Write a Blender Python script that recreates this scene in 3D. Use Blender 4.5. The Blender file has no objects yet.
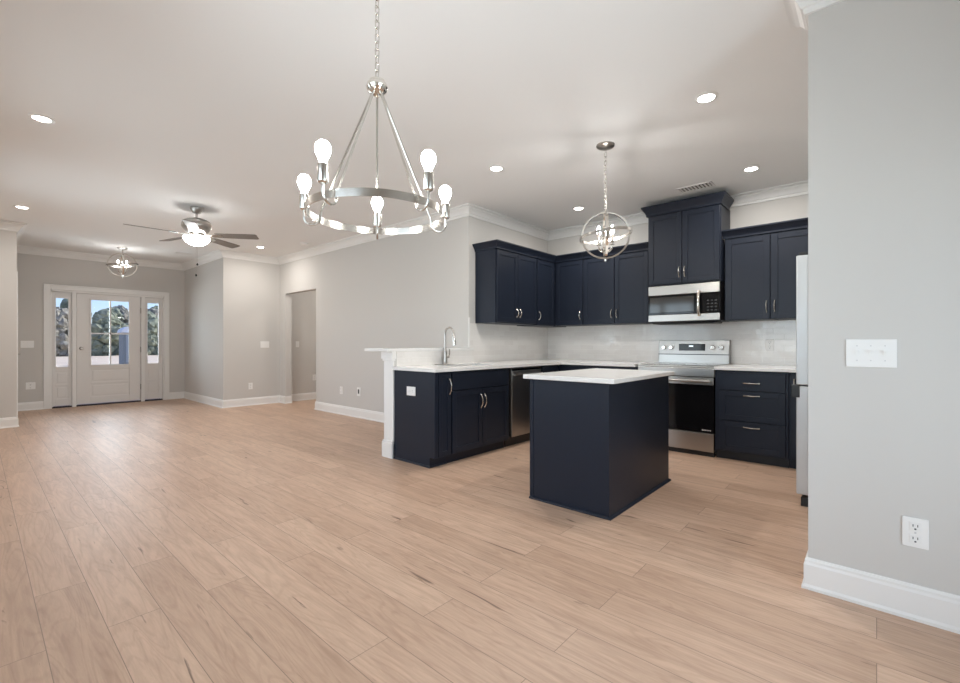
import bpy, bmesh, math, random
from mathutils import Vector, Matrix
random.seed(7)
PI = math.pi
sc = bpy.context.scene
COL = sc.collection

# ------------------------------------------------------------------ camera
CAM_H = 1.14
FPX, HORIZON = 448.0, 344.0
TH = math.radians(41.52)
cam_d = bpy.data.cameras.new('camera'); cam = bpy.data.objects.new('camera', cam_d); COL.objects.link(cam)
cam.location = (0, 0, CAM_H)
cam.rotation_euler = (PI / 2, 0, TH - PI / 2)
cam_d.sensor_width = 36; cam_d.lens = FPX * 36 / 960
cam_d.shift_y = (HORIZON - 341.5) / 960
cam_d.clip_start = 0.05; cam_d.clip_end = 500
sc.camera = cam

# ------------------------------------------------------------------ world, daylight, exposure
world = bpy.data.worlds.new('sky'); sc.world = world; world.use_nodes = True
wn = world.node_tree; wn.nodes.clear()
w_out = wn.nodes.new('ShaderNodeOutputWorld'); w_bg = wn.nodes.new('ShaderNodeBackground')
w_sky = wn.nodes.new('ShaderNodeTexSky'); w_sky.sky_type = 'NISHITA'; w_sky.sun_disc = False
w_sky.sun_elevation = math.radians(38); w_sky.sun_rotation = math.radians(90); w_sky.air_density = 1.0; w_sky.dust_density = 0.6; w_sky.ozone_density = 1.2
w_bg.inputs['Strength'].default_value = 0.16
w_t = wn.nodes.new('ShaderNodeMix'); w_t.data_type = 'RGBA'; w_t.blend_type = 'MULTIPLY'; w_t.inputs[0].default_value = 1; w_t.inputs[7].default_value = (.78, .86, 1.25, 1)
wn.links.new(w_sky.outputs[0], w_t.inputs[6]); wn.links.new(w_t.outputs[2], w_bg.inputs['Color']); wn.links.new(w_bg.outputs[0], w_out.inputs['Surface'])

sun_d = bpy.data.lights.new('sun', 'SUN'); sun_d.energy = 3.6; sun_d.angle = math.radians(0.6); sun_d.color = (1, .93, .84)
sun = bpy.data.objects.new('sun', sun_d); COL.objects.link(sun); sun.rotation_euler = (0, math.radians(50), 0)

def window_light(name, loc, rot, sx, sy, power, col):
    d = bpy.data.lights.new(name, 'AREA'); d.shape = 'RECTANGLE'; d.size = sx; d.size_y = sy; d.energy = power; d.color = col
    o = bpy.data.objects.new(name, d); COL.objects.link(o); o.location = loc; o.rotation_euler = rot
    return o
DAY = (0.78, 0.90, 1.0)
# daylight entering by the windows of the left wall, the patio doors behind the camera, and the front door
for yy, pw in ((1.3, 48), (3.9, 34), (6.3, 46)):
    window_light('window_daylight', (-0.78, yy, 1.45), (0, -PI / 2 - .22, 0), 1.7, 1.5, pw, DAY)
window_light('window_daylight', (1.1, -1.50, 1.10), (PI / 2 + math.radians(18), 0, 0), 2.2, 2.0, 70, DAY)
window_light('window_daylight', (1.73, 11.25, 1.3), (-PI / 2, 0, 0), 1.6, 1.6, 55, DAY)

sc.view_settings.view_transform = 'Standard'; sc.view_settings.look = 'None'
sc.view_settings.gamma = 1; sc.view_settings.use_curve_mapping = False
sc.view_settings.exposure = 0.27
sc.cycles.use_denoising = True
sc.cycles.max_bounces = 10; sc.cycles.diffuse_bounces = 6; sc.cycles.transparent_max_bounces = 12
sc.cycles.sample_clamp_indirect = 6
sc.cycles.caustics_reflective = False; sc.cycles.caustics_refractive = False

# ------------------------------------------------------------------ materials
def new_mat(name):
    m = bpy.data.materials.new(name); m.use_nodes = True
    return m, m.node_tree, m.node_tree.nodes['Principled BSDF']
def N(nt, t, **kw):
    n = nt.nodes.new(t)
    for k, v in kw.items():
        if hasattr(n, k): setattr(n, k, v)
        else: n.inputs[k].default_value = v
    return n
def simple(name, col, rough=.5, metal=0, bump=0, bscale=200, var=0.0, vscale=3, emit=0, spec=.5, stretch=None, coat=0):
    m, nt, p = new_mat(name)
    p.inputs['Base Color'].default_value = (*col, 1); p.inputs['Roughness'].default_value = rough; p.inputs['Metallic'].default_value = metal
    p.inputs['Specular IOR Level'].default_value = spec
    if coat: p.inputs['Coat Weight'].default_value = coat
    tc = N(nt, 'ShaderNodeTexCoord'); mp = N(nt, 'ShaderNodeMapping'); nt.links.new(tc.outputs['Object'], mp.inputs['Vector'])
    if stretch: mp.inputs['Scale'].default_value = stretch
    if var:
        n = N(nt, 'ShaderNodeTexNoise'); n.inputs['Scale'].default_value = vscale; n.inputs['Detail'].default_value = 4
        nt.links.new(mp.outputs[0], n.inputs['Vector'])
        r = N(nt, 'ShaderNodeMix', data_type='RGBA')
        r.inputs[6].default_value = (*[c * (1 - var) for c in col], 1); r.inputs[7].default_value = (*[min(1, c * (1 + var)) for c in col], 1)
        nt.links.new(n.outputs['Fac'], r.inputs[0]); nt.links.new(r.outputs[2], p.inputs['Base Color'])
    if bump:
        n = N(nt, 'ShaderNodeTexNoise'); n.inputs['Scale'].default_value = bscale; n.inputs['Detail'].default_value = 3
        nt.links.new(mp.outputs[0], n.inputs['Vector'])
        b = N(nt, 'ShaderNodeBump'); b.inputs['Strength'].default_value = bump; b.inputs['Distance'].default_value = .002
        nt.links.new(n.outputs['Fac'], b.inputs['Height']); nt.links.new(b.outputs[0], p.inputs['Normal'])
    if emit:
        p.inputs['Emission Color'].default_value = (*col, 1); p.inputs['Emission Strength'].default_value = emit
    return m

M = {}
M['wall'] = simple('greige_wall_paint', (.605, .585, .558), .75, bump=.12, bscale=350, spec=.3)
M['ceiling'] = simple('flat_ceiling_paint', (.86, .853, .84), .9, bump=.1, bscale=250, spec=.2)
M['trim'] = simple('white_trim_paint', (.82, .81, .79), .35)
M['door'] = simple('white_door_paint', (.76, .74, .72), .4)
M['navy'] = simple('navy_cabinet_paint', (.0125, .017, .029), .38, bump=.05, bscale=60, var=.05, vscale=8, spec=.27)
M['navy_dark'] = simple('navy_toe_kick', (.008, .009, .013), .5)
M['steel'] = simple('brushed_stainless', (.42, .40, .375), .28, 1, bump=.08, bscale=60, stretch=(1, 1, 40))
M['steel_side'] = simple('grey_appliance_side', (.60, .62, .63), .42, .35)
M['nickel'] = simple('brushed_nickel', (.68, .66, .62), .2, 1)
M['nickel_dark'] = simple('dark_brushed_nickel', (.45, .42, .39), .28, 1)
M['chrome'] = simple('polished_nickel', (.82, .79, .74), .08, 1)
M['black_glass'] = simple('black_glass', (.006, .006, .007), .08, spec=.3)
M['black'] = simple('black_plastic', (.012, .012, .013), .4)
M['slot'] = simple('dark_slot', (.05, .05, .05), .7)
M['plate'] = simple('white_plastic_plate', (.84, .83, .81), .35)
M['blade'] = simple('grey_brown_fan_blade', (.20, .175, .155), .45, var=.2, vscale=12, stretch=(1, 8, 1))
M['grey_text'] = simple('pale_print', (.6, .6, .6), .5)
M['vent_dark'] = simple('vent_shadow_gap', (.12, .11, .10), .8)
M['sky_field'] = simple('pale_dry_field', (.72, .60, .46), .95, var=.28, vscale=.35, stretch=(1, 3, 1))
M['toilet_blue'] = simple('blue_grey_plastic', (.21, .235, .245), .5)
M['toilet_roof'] = simple('white_translucent_roof', (.8, .8, .8), .5)
M['bark'] = simple('grey_bark', (.10, .08, .06), .9, bump=.6, bscale=8)
M['rubber'] = simple('dark_weatherstrip', (.03, .02, .015), .7)

def emission(name, col, strength):
    m, nt, p = new_mat(name)
    p.inputs['Base Color'].default_value = (*col, 1)
    p.inputs['Emission Color'].default_value = (*col, 1); p.inputs['Emission Strength'].default_value = strength
    return m
M['lens'] = emission('lit_downlight_lens', (1, .96, .90), 20)
M['bulb'] = emission('lit_bulb_glass', (1, .99, .97), 38)
M['bulb_small'] = emission('lit_candle_bulb', (1, .99, .97), 190)
M['bulb_entry'] = emission('lit_entry_bulb', (1, .99, .97), 80)
M['bowl'] = emission('lit_frosted_bowl', (1, .99, .97), 22)
M['display'] = emission('lit_display', (.75, .85, .9), 1.2)

def glass_pane():
    m = bpy.data.materials.new('clear_window_glass'); m.use_nodes = True; nt = m.node_tree; nt.nodes.clear()
    o = N(nt, 'ShaderNodeOutputMaterial'); mx = N(nt, 'ShaderNodeMixShader'); t = N(nt, 'ShaderNodeBsdfTransparent'); g = N(nt, 'ShaderNodeBsdfGlossy')
    t.inputs['Color'].default_value = (.96, .98, .97, 1); g.inputs['Roughness'].default_value = .02
    fr = N(nt, 'ShaderNodeFresnel'); fr.inputs['IOR'].default_value = 1.25
    nt.links.new(fr.outputs[0], mx.inputs[0]); nt.links.new(t.outputs[0], mx.inputs[1]); nt.links.new(g.outputs[0], mx.inputs[2]); nt.links.new(mx.outputs[0], o.inputs['Surface'])
    return m
M['glass'] = glass_pane()

def floor_mat():
    m, nt, p = new_mat('oak_plank_floor'); L = nt.links.new
    tc = N(nt, 'ShaderNodeTexCoord'); sx = N(nt, 'ShaderNodeSeparateXYZ'); L(tc.outputs['Object'], sx.inputs[0])
    cb = N(nt, 'ShaderNodeCombineXYZ'); L(sx.outputs['Y'], cb.inputs['X']); L(sx.outputs['X'], cb.inputs['Y'])
    def brick(c1, c2, mort, ms):
        b = N(nt, 'ShaderNodeTexBrick'); L(cb.outputs[0], b.inputs['Vector'])
        b.offset = .37; b.offset_frequency = 2; b.squash = 1.0
        b.inputs['Scale'].default_value = 1; b.inputs['Brick Width'].default_value = 1.42; b.inputs['Row Height'].default_value = .178
        b.inputs['Mortar Size'].default_value = ms; b.inputs['Mortar Smooth'].default_value = 0; b.inputs['Bias'].default_value = 0
        b.inputs['Color1'].default_value = c1; b.inputs['Color2'].default_value = c2; b.inputs['Mortar'].default_value = mort
        return b
    b = brick((0, 0, 0, 1), (1, 1, 1, 1), (.5, .5, .5, 1), .0012)
    rnd = N(nt, 'ShaderNodeSeparateColor'); L(b.outputs['Color'], rnd.inputs[0])
    # grain coordinates, shifted from plank to plank
    mul = N(nt, 'ShaderNodeMath', operation='MULTIPLY'); L(rnd.outputs[0], mul.inputs[0]); mul.inputs[1].default_value = 37.0
    gx = N(nt, 'ShaderNodeMath', operation='MULTIPLY'); L(sx.outputs['X'], gx.inputs[0]); gx.inputs[1].default_value = 11.0
    gy = N(nt, 'ShaderNodeMath', operation='MULTIPLY'); L(sx.outputs['Y'], gy.inputs[0]); gy.inputs[1].default_value = 1.0
    gv = N(nt, 'ShaderNodeCombineXYZ'); L(gx.outputs[0], gv.inputs[0]); L(gy.outputs[0], gv.inputs[1]); L(mul.outputs[0], gv.inputs[2])
    n1 = N(nt, 'ShaderNodeTexNoise'); L(gv.outputs[0], n1.inputs['Vector']); n1.inputs['Scale'].default_value = 1.6; n1.inputs['Detail'].default_value = 7; n1.inputs['Roughness'].default_value = .62; n1.inputs['Distortion'].default_value = 1.3
    n2 = N(nt, 'ShaderNodeTexNoise'); L(gv.outputs[0], n2.inputs['Vector']); n2.inputs['Scale'].default_value = 9; n2.inputs['Detail'].default_value = 5; n2.inputs['Roughness'].default_value = .7
    # cathedral grain: contour lines of a stretched noise
    gx2 = N(nt, 'ShaderNodeMath', operation='MULTIPLY'); L(sx.outputs['X'], gx2.inputs[0]); gx2.inputs[1].default_value = 10
    gv2 = N(nt, 'ShaderNodeCombineXYZ'); L(gx2.outputs[0], gv2.inputs[0]); L(gy.outputs[0], gv2.inputs[1]); L(mul.outputs[0], gv2.inputs[2])
    nc = N(nt, 'ShaderNodeTexNoise'); L(gv2.outputs[0], nc.inputs['Vector']); nc.inputs['Scale'].default_value = .95; nc.inputs['Detail'].default_value = 1.2; nc.inputs['Distortion'].default_value = .3
    c1 = N(nt, 'ShaderNodeMath', operation='MULTIPLY'); L(nc.outputs['Fac'], c1.inputs[0]); c1.inputs[1].default_value = 95
    c2 = N(nt, 'ShaderNodeMath', operation='MULTIPLY_ADD'); L(n2.outputs['Fac'], c2.inputs[0]); c2.inputs[1].default_value = 3.0; L(c1.outputs[0], c2.inputs[2])
    c3 = N(nt, 'ShaderNodeMath', operation='SINE'); L(c2.outputs[0], c3.inputs[0])
    wv = N(nt, 'ShaderNodeMapRange'); L(c3.outputs[0], wv.inputs[0]); wv.inputs[1].default_value = -1; wv.inputs[2].default_value = 1
    # colour
    base = N(nt, 'ShaderNodeValToRGB'); cr = base.color_ramp
    cr.elements[0].position = 0; cr.elements[0].color = (.54, .37, .268, 1)
    cr.elements[1].position = 1; cr.elements[1].color = (.64, .455, .338, 1)
    e = cr.elements.new(.5); e.color = (.595, .413, .304, 1)
    L(rnd.outputs[0], base.inputs['Fac'])
    g1 = N(nt, 'ShaderNodeValToRGB'); g1.color_ramp.elements[0].position = .32; g1.color_ramp.elements[0].color = (.72, .66, .62, 1); g1.color_ramp.elements[1].position = .62; g1.color_ramp.elements[1].color = (1.06, 1.05, 1.04, 1)
    L(n1.outputs['Fac'], g1.inputs['Fac'])
    m1 = N(nt, 'ShaderNodeMix', data_type='RGBA', blend_type='MULTIPLY'); m1.inputs[0].default_value = .6; L(base.outputs[0], m1.inputs[6]); L(g1.outputs[0], m1.inputs[7])
    g2 = N(nt, 'ShaderNodeValToRGB'); g2.color_ramp.elements[0].position = .3; g2.color_ramp.elements[0].color = (.78, .76, .74, 1); g2.color_ramp.elements[1].position = .7; g2.color_ramp.elements[1].color = (1.08, 1.08, 1.08, 1)
    L(n2.outputs['Fac'], g2.inputs['Fac'])
    m2 = N(nt, 'ShaderNodeMix', data_type='RGBA', blend_type='MULTIPLY'); m2.inputs[0].default_value = .42; L(m1.outputs[2], m2.inputs[6]); L(g2.outputs[0], m2.inputs[7])
    g3 = N(nt, 'ShaderNodeValToRGB'); g3.color_ramp.elements[0].position = .0; g3.color_ramp.elements[0].color = (.82, .78, .75, 1); g3.color_ramp.elements[1].position = .4; g3.color_ramp.elements[1].color = (1, 1, 1, 1)
    L(wv.outputs[0], g3.inputs['Fac'])
    m3 = N(nt, 'ShaderNodeMix', data_type='RGBA', blend_type='MULTIPLY'); m3.inputs[0].default_value = .42; L(m2.outputs[2], m3.inputs[6]); L(g3.outputs[0], m3.inputs[7])
    # long dark cracks and knots
    n4 = N(nt, 'ShaderNodeTexNoise'); n4.inputs['Scale'].default_value = 1.3; n4.inputs['Detail'].default_value = 4; n4.inputs['Distortion'].default_value = 2.2; L(gv.outputs[0], n4.inputs['Vector'])
    k = N(nt, 'ShaderNodeValToRGB'); k.color_ramp.elements[0].position = .26; k.color_ramp.elements[0].color = (1, 1, 1, 1); k.color_ramp.elements[1].position = .325; k.color_ramp.elements[1].color = (0, 0, 0, 1)
    L(n4.outputs['Fac'], k.inputs['Fac'])
    m4 = N(nt, 'ShaderNodeMix', data_type='RGBA'); L(k.outputs[0], m4.inputs[0]); L(m3.outputs[2], m4.inputs[6]); m4.inputs[7].default_value = (.20, .125, .085, 1)
    # seams
    m5 = N(nt, 'ShaderNodeMix', data_type='RGBA'); L(b.outputs['Fac'], m5.inputs[0]); L(m4.outputs[2], m5.inputs[6]); m5.inputs[7].default_value = (.24, .165, .12, 1)
    L(m5.outputs[2], p.inputs['Base Color'])
    rr = N(nt, 'ShaderNodeMapRange'); L(n2.outputs['Fac'], rr.inputs[0]); rr.inputs[3].default_value = .34; rr.inputs[4].default_value = .52; L(rr.outputs[0], p.inputs['Roughness'])
    p.inputs['Specular IOR Level'].default_value = .45
    bp = N(nt, 'ShaderNodeBump'); bp.inputs['Strength'].default_value = .12; bp.inputs['Distance'].default_value = .002; L(n2.outputs['Fac'], bp.inputs['Height']); L(bp.outputs[0], p.inputs['Normal'])
    return m
M['floor'] = floor_mat()

def tile_mat():
    m, nt, p = new_mat('glossy_subway_tile'); L = nt.links.new
    tc = N(nt, 'ShaderNodeTexCoord'); sx = N(nt, 'ShaderNodeSeparateXYZ'); L(tc.outputs['Object'], sx.inputs[0])
    ad = N(nt, 'ShaderNodeMath', operation='ADD'); L(sx.outputs['X'], ad.inputs[0]); L(sx.outputs['Y'], ad.inputs[1])
    cb = N(nt, 'ShaderNodeCombineXYZ'); L(ad.outputs[0], cb.inputs['X']); L(sx.outputs['Z'], cb.inputs['Y'])
    b = N(nt, 'ShaderNodeTexBrick'); L(cb.outputs[0], b.inputs['Vector']); b.offset = .5
    b.inputs['Scale'].default_value = 1; b.inputs['Brick Width'].default_value = .20; b.inputs['Row Height'].default_value = .0625; b.inputs['Mortar Size'].default_value = .0018; b.inputs['Mortar Smooth'].default_value = .3
    b.inputs['Color1'].default_value = (.76, .73, .70, 1); b.inputs['Color2'].default_value = (.81, .785, .755, 1); b.inputs['Mortar'].default_value = (.87, .85, .82, 1)
    L(b.outputs['Color'], p.inputs['Base Color']); p.inputs['Roughness'].default_value = .12
    n = N(nt, 'ShaderNodeTexNoise'); n.inputs['Scale'].default_value = 14; n.inputs['Detail'].default_value = 1; L(tc.outputs['Object'], n.inputs['Vector'])
    iv = N(nt, 'ShaderNodeMath', operation='MULTIPLY_ADD'); L(b.outputs['Fac'], iv.inputs[0]); iv.inputs[1].default_value = -.35; L(n.outputs['Fac'], iv.inputs[2])
    bp = N(nt, 'ShaderNodeBump'); bp.inputs['Strength'].default_value = .7; bp.inputs['Distance'].default_value = .004; L(iv.outputs[0], bp.inputs['Height']); L(bp.outputs[0], p.inputs['Normal'])
    return m
M['tile'] = tile_mat()

def quartz_mat():
    m, nt, p = new_mat('white_quartz'); L = nt.links.new
    tc = N(nt, 'ShaderNodeTexCoord'); n = N(nt, 'ShaderNodeTexNoise'); n.inputs['Scale'].default_value = 1.8; n.inputs['Detail'].default_value = 6; n.inputs['Distortion'].default_value = 1.5
    L(tc.outputs['Object'], n.inputs['Vector'])
    r = N(nt, 'ShaderNodeValToRGB'); e = r.color_ramp.elements; e[0].position = .47; e[0].color = (.82, .81, .79, 1); e[1].position = .53; e[1].color = (.82, .81, .79, 1)
    x = r.color_ramp.elements.new(.5); x.color = (.79, .78, .76, 1)
    L(n.outputs['Fac'], r.inputs['Fac']); L(r.outputs[0], p.inputs['Base Color']); p.inputs['Roughness'].default_value = .16
    return m
M['quartz'] = quartz_mat()

def foliage_mat(name, c1, c2):
    m, nt, p = new_mat(name); L = nt.links.new
    tc = N(nt, 'ShaderNodeTexCoord'); n = N(nt, 'ShaderNodeTexNoise'); n.inputs['Scale'].default_value = 2.2; n.inputs['Detail'].default_value = 6; n.inputs['Roughness'].default_value = .7
    L(tc.outputs['Object'], n.inputs['Vector'])
    r = N(nt, 'ShaderNodeValToRGB'); e = r.color_ramp.elements; e[0].position = .35; e[0].color = (*c1, 1); e[1].position = .65; e[1].color = (*c2, 1)
    L(n.outputs['Fac'], r.inputs['Fac']); L(r.outputs[0], p.inputs['Base Color']); p.inputs['Roughness'].default_value = .9
    return m
M['leaf1'] = foliage_mat('hazed_grey_green_foliage', (.16, .18, .12), (.38, .40, .29))  # both foliage colours are lightened, distance haze put into the tone
M['leaf2'] = foliage_mat('hazed_brown_green_foliage', (.20, .18, .14), (.44, .41, .33))

# ------------------------------------------------------------------ mesh builder
class MB:
    def __init__(s): s.bm = bmesh.new()
    def box(s, x0, x1, y0, y1, z0, z1):
        if x0 > x1: x0, x1 = x1, x0
        if y0 > y1: y0, y1 = y1, y0
        if z0 > z1: z0, z1 = z1, z0
        v = [s.bm.verts.new(c) for c in ((x0,y0,z0),(x1,y0,z0),(x1,y1,z0),(x0,y1,z0),(x0,y0,z1),(x1,y0,z1),(x1,y1,z1),(x0,y1,z1))]
        for f in ((0,3,2,1),(4,5,6,7),(0,1,5,4),(1,2,6,5),(2,3,7,6),(3,0,4,7)): s.bm.faces.new([v[i] for i in f])
        return s
    def tube(s, pts, r, n=10, closed=False, cap=True, rad=None):
        pts = [Vector(p) for p in pts]; k = len(pts); rings = []
        up = None
        for i, p in enumerate(pts):
            if closed: t = (pts[(i + 1) % k] - pts[i - 1])
            else: t = pts[min(i + 1, k - 1)] - pts[max(i - 1, 0)]
            t.normalize()
            if up is None:
                up = Vector((0, 0, 1)) if abs(t.z) < .9 else Vector((1, 0, 0))
            a = (up - t * up.dot(t)).normalized(); b = t.cross(a); up = a
            rr = rad[i] if rad else r
            rings.append([s.bm.verts.new(p + a * math.cos(2*PI*j/n) * rr + b * math.sin(2*PI*j/n) * rr) for j in range(n)])
        for i in range(k if closed else k - 1):
            A, B = rings[i], rings[(i + 1) % k]
            for j in range(n): s.bm.faces.new((A[j], A[(j+1)%n], B[(j+1)%n], B[j]))
        if cap and not closed:
            s.bm.faces.new(rings[0][::-1]); s.bm.faces.new(rings[-1])
        return s
    def lathe(s, c, prof, n=24, axis='z'):
        """prof: list of (radius, height) along the axis"""
        c = Vector(c); rings = []
        def P(r, h, a):
            u, w = r * math.cos(a), r * math.sin(a)
            if axis == 'z': return c + Vector((u, w, h))
            if axis == 'x': return c + Vector((h, u, w))
            return c + Vector((w, h, u))
        for r, h in prof:
            if r < 1e-6: rings.append([s.bm.verts.new(P(0, h, 0))])
            else: rings.append([s.bm.verts.new(P(r, h, 2*PI*j/n)) for j in range(n)])
        for A, B in zip(rings, rings[1:]):
            for j in range(n):
                j2 = (j + 1) % n
                if len(A) == 1 and len(B) == 1: break
                if len(A) == 1: s.bm.faces.new((A[0], B[j2], B[j]))
                elif len(B) == 1: s.bm.faces.new((A[j], A[j2], B[0]))
                else: s.bm.faces.new((A[j], A[j2], B[j2], B[j]))
        if len(rings[0]) > 1: s.bm.faces.new(rings[0][::-1])
        if len(rings[-1]) > 1: s.bm.faces.new(rings[-1])
        return s
    def sweep(s, path, prof, closed=False):
        """prof (d, z) swept along the XY path, d to the left of travel, corners mitred"""
        k = len(path); P = [Vector((*p, 0)) for p in path]; rings = []
        for i in range(k):
            d0 = (P[i] - P[i-1]).normalized() if (i > 0 or closed) else None
            d1 = (P[(i+1) % k] - P[i]).normalized() if (i < k-1 or closed) else None
            n0 = Vector((-d0.y, d0.x, 0)) if d0 else None; n1 = Vector((-d1.y, d1.x, 0)) if d1 else None
            if n0 is None: m = n1
            elif n1 is None: m = n0
            else:
                m = (n0 + n1).normalized(); m = m / max(.2, m.dot(n0))
            rings.append([s.bm.verts.new((P[i].x + m.x*d, P[i].y + m.y*d, z)) for d, z in prof])
        n = len(prof)
        for i in range(k if closed else k-1):
            A, B = rings[i], rings[(i+1) % k]
            for j in range(n): s.bm.faces.new((A[j], A[(j+1)%n], B[(j+1)%n], B[j]))
        if not closed:
            s.bm.faces.new(rings[0]); s.bm.faces.new(rings[-1][::-1])
        return s
    def prism(s, pts, axis, a0, a1):
        """polygon pts in the plane across the axis, pushed from a0 to a1"""
        def P(u, v, a): return {'x': (a, u, v), 'y': (u, a, v), 'z': (u, v, a)}[axis]
        A = [s.bm.verts.new(P(u, v, a0)) for u, v in pts]; B = [s.bm.verts.new(P(u, v, a1)) for u, v in pts]
        n = len(pts)
        for j in range(n): s.bm.faces.new((A[j], A[(j+1)%n], B[(j+1)%n], B[j]))
        s.bm.faces.new(A[::-1]); s.bm.faces.new(B)
        return s
    def build(s, name, mat, parent=None, bevel=0, smooth=False, seg=2):
        bmesh.ops.recalc_face_normals(s.bm, faces=s.bm.faces)
        org = wloc(parent) if parent else Vector((0, 0, 0))
        if org.length: bmesh.ops.translate(s.bm, verts=s.bm.verts, vec=-org)
        me = bpy.data.meshes.new(name); s.bm.to_mesh(me); s.bm.free()
        me.materials.append(M[mat] if isinstance(mat, str) else mat)
        o = bpy.data.objects.new(name, me); COL.objects.link(o)
        if parent: o.parent = parent
        if smooth:
            for p in me.polygons: p.use_smooth = True
            me.set_sharp_from_angle(angle=math.radians(35))
        if bevel:
            b = o.modifiers.new('bevel', 'BEVEL'); b.width = bevel; b.segments = seg; b.limit_method = 'ANGLE'; b.angle_limit = math.radians(40)
        return o
def wloc(o):
    v = Vector((0, 0, 0))
    while o: v += o.location; o = o.parent
    return v
def tag(o, label, cat, group=None, kind=None):
    o['label'] = label; o['category'] = cat
    if group: o['group'] = group
    if kind: o['kind'] = kind
    return o
def thing(name, loc, label, cat, group=None):
    o = bpy.data.objects.new(name, None); o.empty_display_size = .1; COL.objects.link(o); o.location = loc
    return tag(o, label, cat, group)
def structure(o, label=None):
    o['kind'] = 'structure'
    if label: o['label'] = label
    return o
def copy_tree(o, loc=None, parent=None):
    c = o.copy(); COL.objects.link(c); c.parent = parent
    if loc is not None: c.location = loc
    for ch in list(o.children): copy_tree(ch, None, c)
    return c
def B(*a): return MB().box(*a)

# ------------------------------------------------------------------ room plan (metres)
ZC = 2.80
XR, YR = 2.59, 0.24          # the wall beside the camera and its free end
XK, YK = 5.68, 3.68          # kitchen walls
XL = 3.95                    # long wall of the living room
YS, XS = 8.70, 2.94          # jog before the entry
YF = 10.90                   # front wall
XE, YE = 0.39, 8.84          # other side of the entry
XW, YB = -0.55, -1.20        # window wall and wall behind the camera
YFR = -0.38                  # wall behind the refrigerator
T = .12
OP0, OP1, OPZ = 7.31, 8.47, 2.105

structure(B(-.9, 7.0, -1.6, 11.3, -.12, 0).build('floor', 'floor'))
structure(B(-.9, 7.0, -1.6, 11.3, ZC, ZC + .15).build('ceiling', 'ceiling'))
structure(B(XR, XR + .14, YB, YR, 0, ZC).build('wall_right', 'wall'))
structure(B(XR + .14, XK + T, YFR - T, YFR, 0, ZC).build('wall_refrigerator', 'wall'))
structure(B(XK, XK + T, YFR, YK + T, 0, ZC).build('wall_kitchen', 'wall'))
structure(B(XL, XK, YK, YK + T, 0, ZC).build('wall_sink', 'wall'))
w = MB(); w.box(XL, XL + T, YK + T, OP0, 0, ZC); w.box(XL, XL + T, OP1, YS, 0, ZC); w.box(XL, XL + T, OP0, OP1, OPZ, ZC)
structure(w.build('wall_long', 'wall'))
structure(B(XS, 6.2, YS, YS + T, 0, ZC).build('wall_jog', 'wall'))
w = MB(); w.box(6.08, 6.2, 6.6, YS, 0, ZC); w.box(XL + T, 6.2, 6.48, 6.6, 0, ZC)
structure(w.build('wall_hallway', 'wall'))
structure(B(XS, XS + T, YS + T, YF + T, 0, ZC).build('wall_entry', 'wall'))
DX0, DX1, DZ = .895, 2.572, 2.105
w = MB(); w.box(XE, DX0, YF, YF + T, 0, ZC); w.box(DX1, XS, YF, YF + T, 0, ZC); w.box(DX0, DX1, YF, YF + T, DZ, ZC)
structure(w.build('wall_front', 'wall'))
w = MB(); w.box(XE - T, XE, YE, 9.15, 0, ZC); w.box(XE - T, XE, 10.0, YF + T, 0, ZC); w.box(XE - T, XE, 9.15, 10.0, 2.07, ZC)
structure(w.build('wall_entry_side', 'wall'))
structure(B(XW, XE - T, YE, YE + T, 0, ZC).build('wall_stub', 'wall'))
# window wall
WIN = [(0.55, 2.05), (3.15, 4.65), (5.55, 7.05)]
WZ0, WZ1 = .75, 2.15
w = MB(); yy = YB - T
for a, b in WIN:
    w.box(XW - T, XW, yy, a, 0, ZC); w.box(XW - T, XW, a, b, 0, WZ0); w.box(XW - T, XW, a, b, WZ1, ZC); yy = b
w.box(XW - T, XW, yy, YE + T, 0, ZC)
structure(w.build('wall_left', 'wall'))
PX0, PX1, PZ = .15, 2.05, 2.10
w = MB(); w.box(XW, PX0, YB - T, YB, 0, ZC); w.box(PX1, XR, YB - T, YB, 0, ZC); w.box(PX0, PX1, YB - T, YB, PZ, ZC)
structure(w.build('wall_back', 'wall'))

def window(i, a, b):
    r = bpy.data.objects.new('window_%d' % i, None); COL.objects.link(r); r.location = (XW, (a + b) / 2, WZ0); structure(r)
    m = MB(); c = .09
    m.box(XW, XW + .02, a - c, a, WZ0 - .02, WZ1 + c); m.box(XW, XW + .02, b, b + c, WZ0 - .02, WZ1 + c); m.box(XW, XW + .02, a, b, WZ1, WZ1 + c)
    m.build('casing', 'trim', r, .003)
    m = MB(); mid = (a + b) / 2
    m.box(XW, XW + .05, a - c - .02, b + c + .02, WZ0 - .03, WZ0); m.box(XW, XW + .015, a - c, b + c, WZ0 - .12, WZ0 - .03)
    m.build('sill', 'trim', r, .003)
    x0, x1 = XW - .09, XW - .04
    for p, q in ((a, mid), (mid, b)):
        m = MB()
        m.box(x0, x1, p, p + .05, WZ0, WZ1); m.box(x0, x1, q - .05, q, WZ0, WZ1); m.box(x0, x1, p, q, WZ0, WZ0 + .05); m.box(x0, x1, p, q, WZ1 - .05, WZ1)
        m.box(x0, x1, p, q, (WZ0 + WZ1)/2 - .025, (WZ0 + WZ1)/2 + .025); cy = (p + q)/2; m.box(x0 + .015, x1 - .015, cy - .01, cy + .01, WZ0, WZ1)
        for z in (WZ0 + .38, WZ1 - .38): m.box(x0 + .015, x1 - .015, p, q, z - .01, z + .01)
        m.build('sash', 'trim', r)
    B(XW - .068, XW - .062, a, b, WZ0, WZ1).build('glass_pane', 'glass', r)
for i, (a, b) in enumerate(WIN): window(i + 1, a, b)

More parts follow.
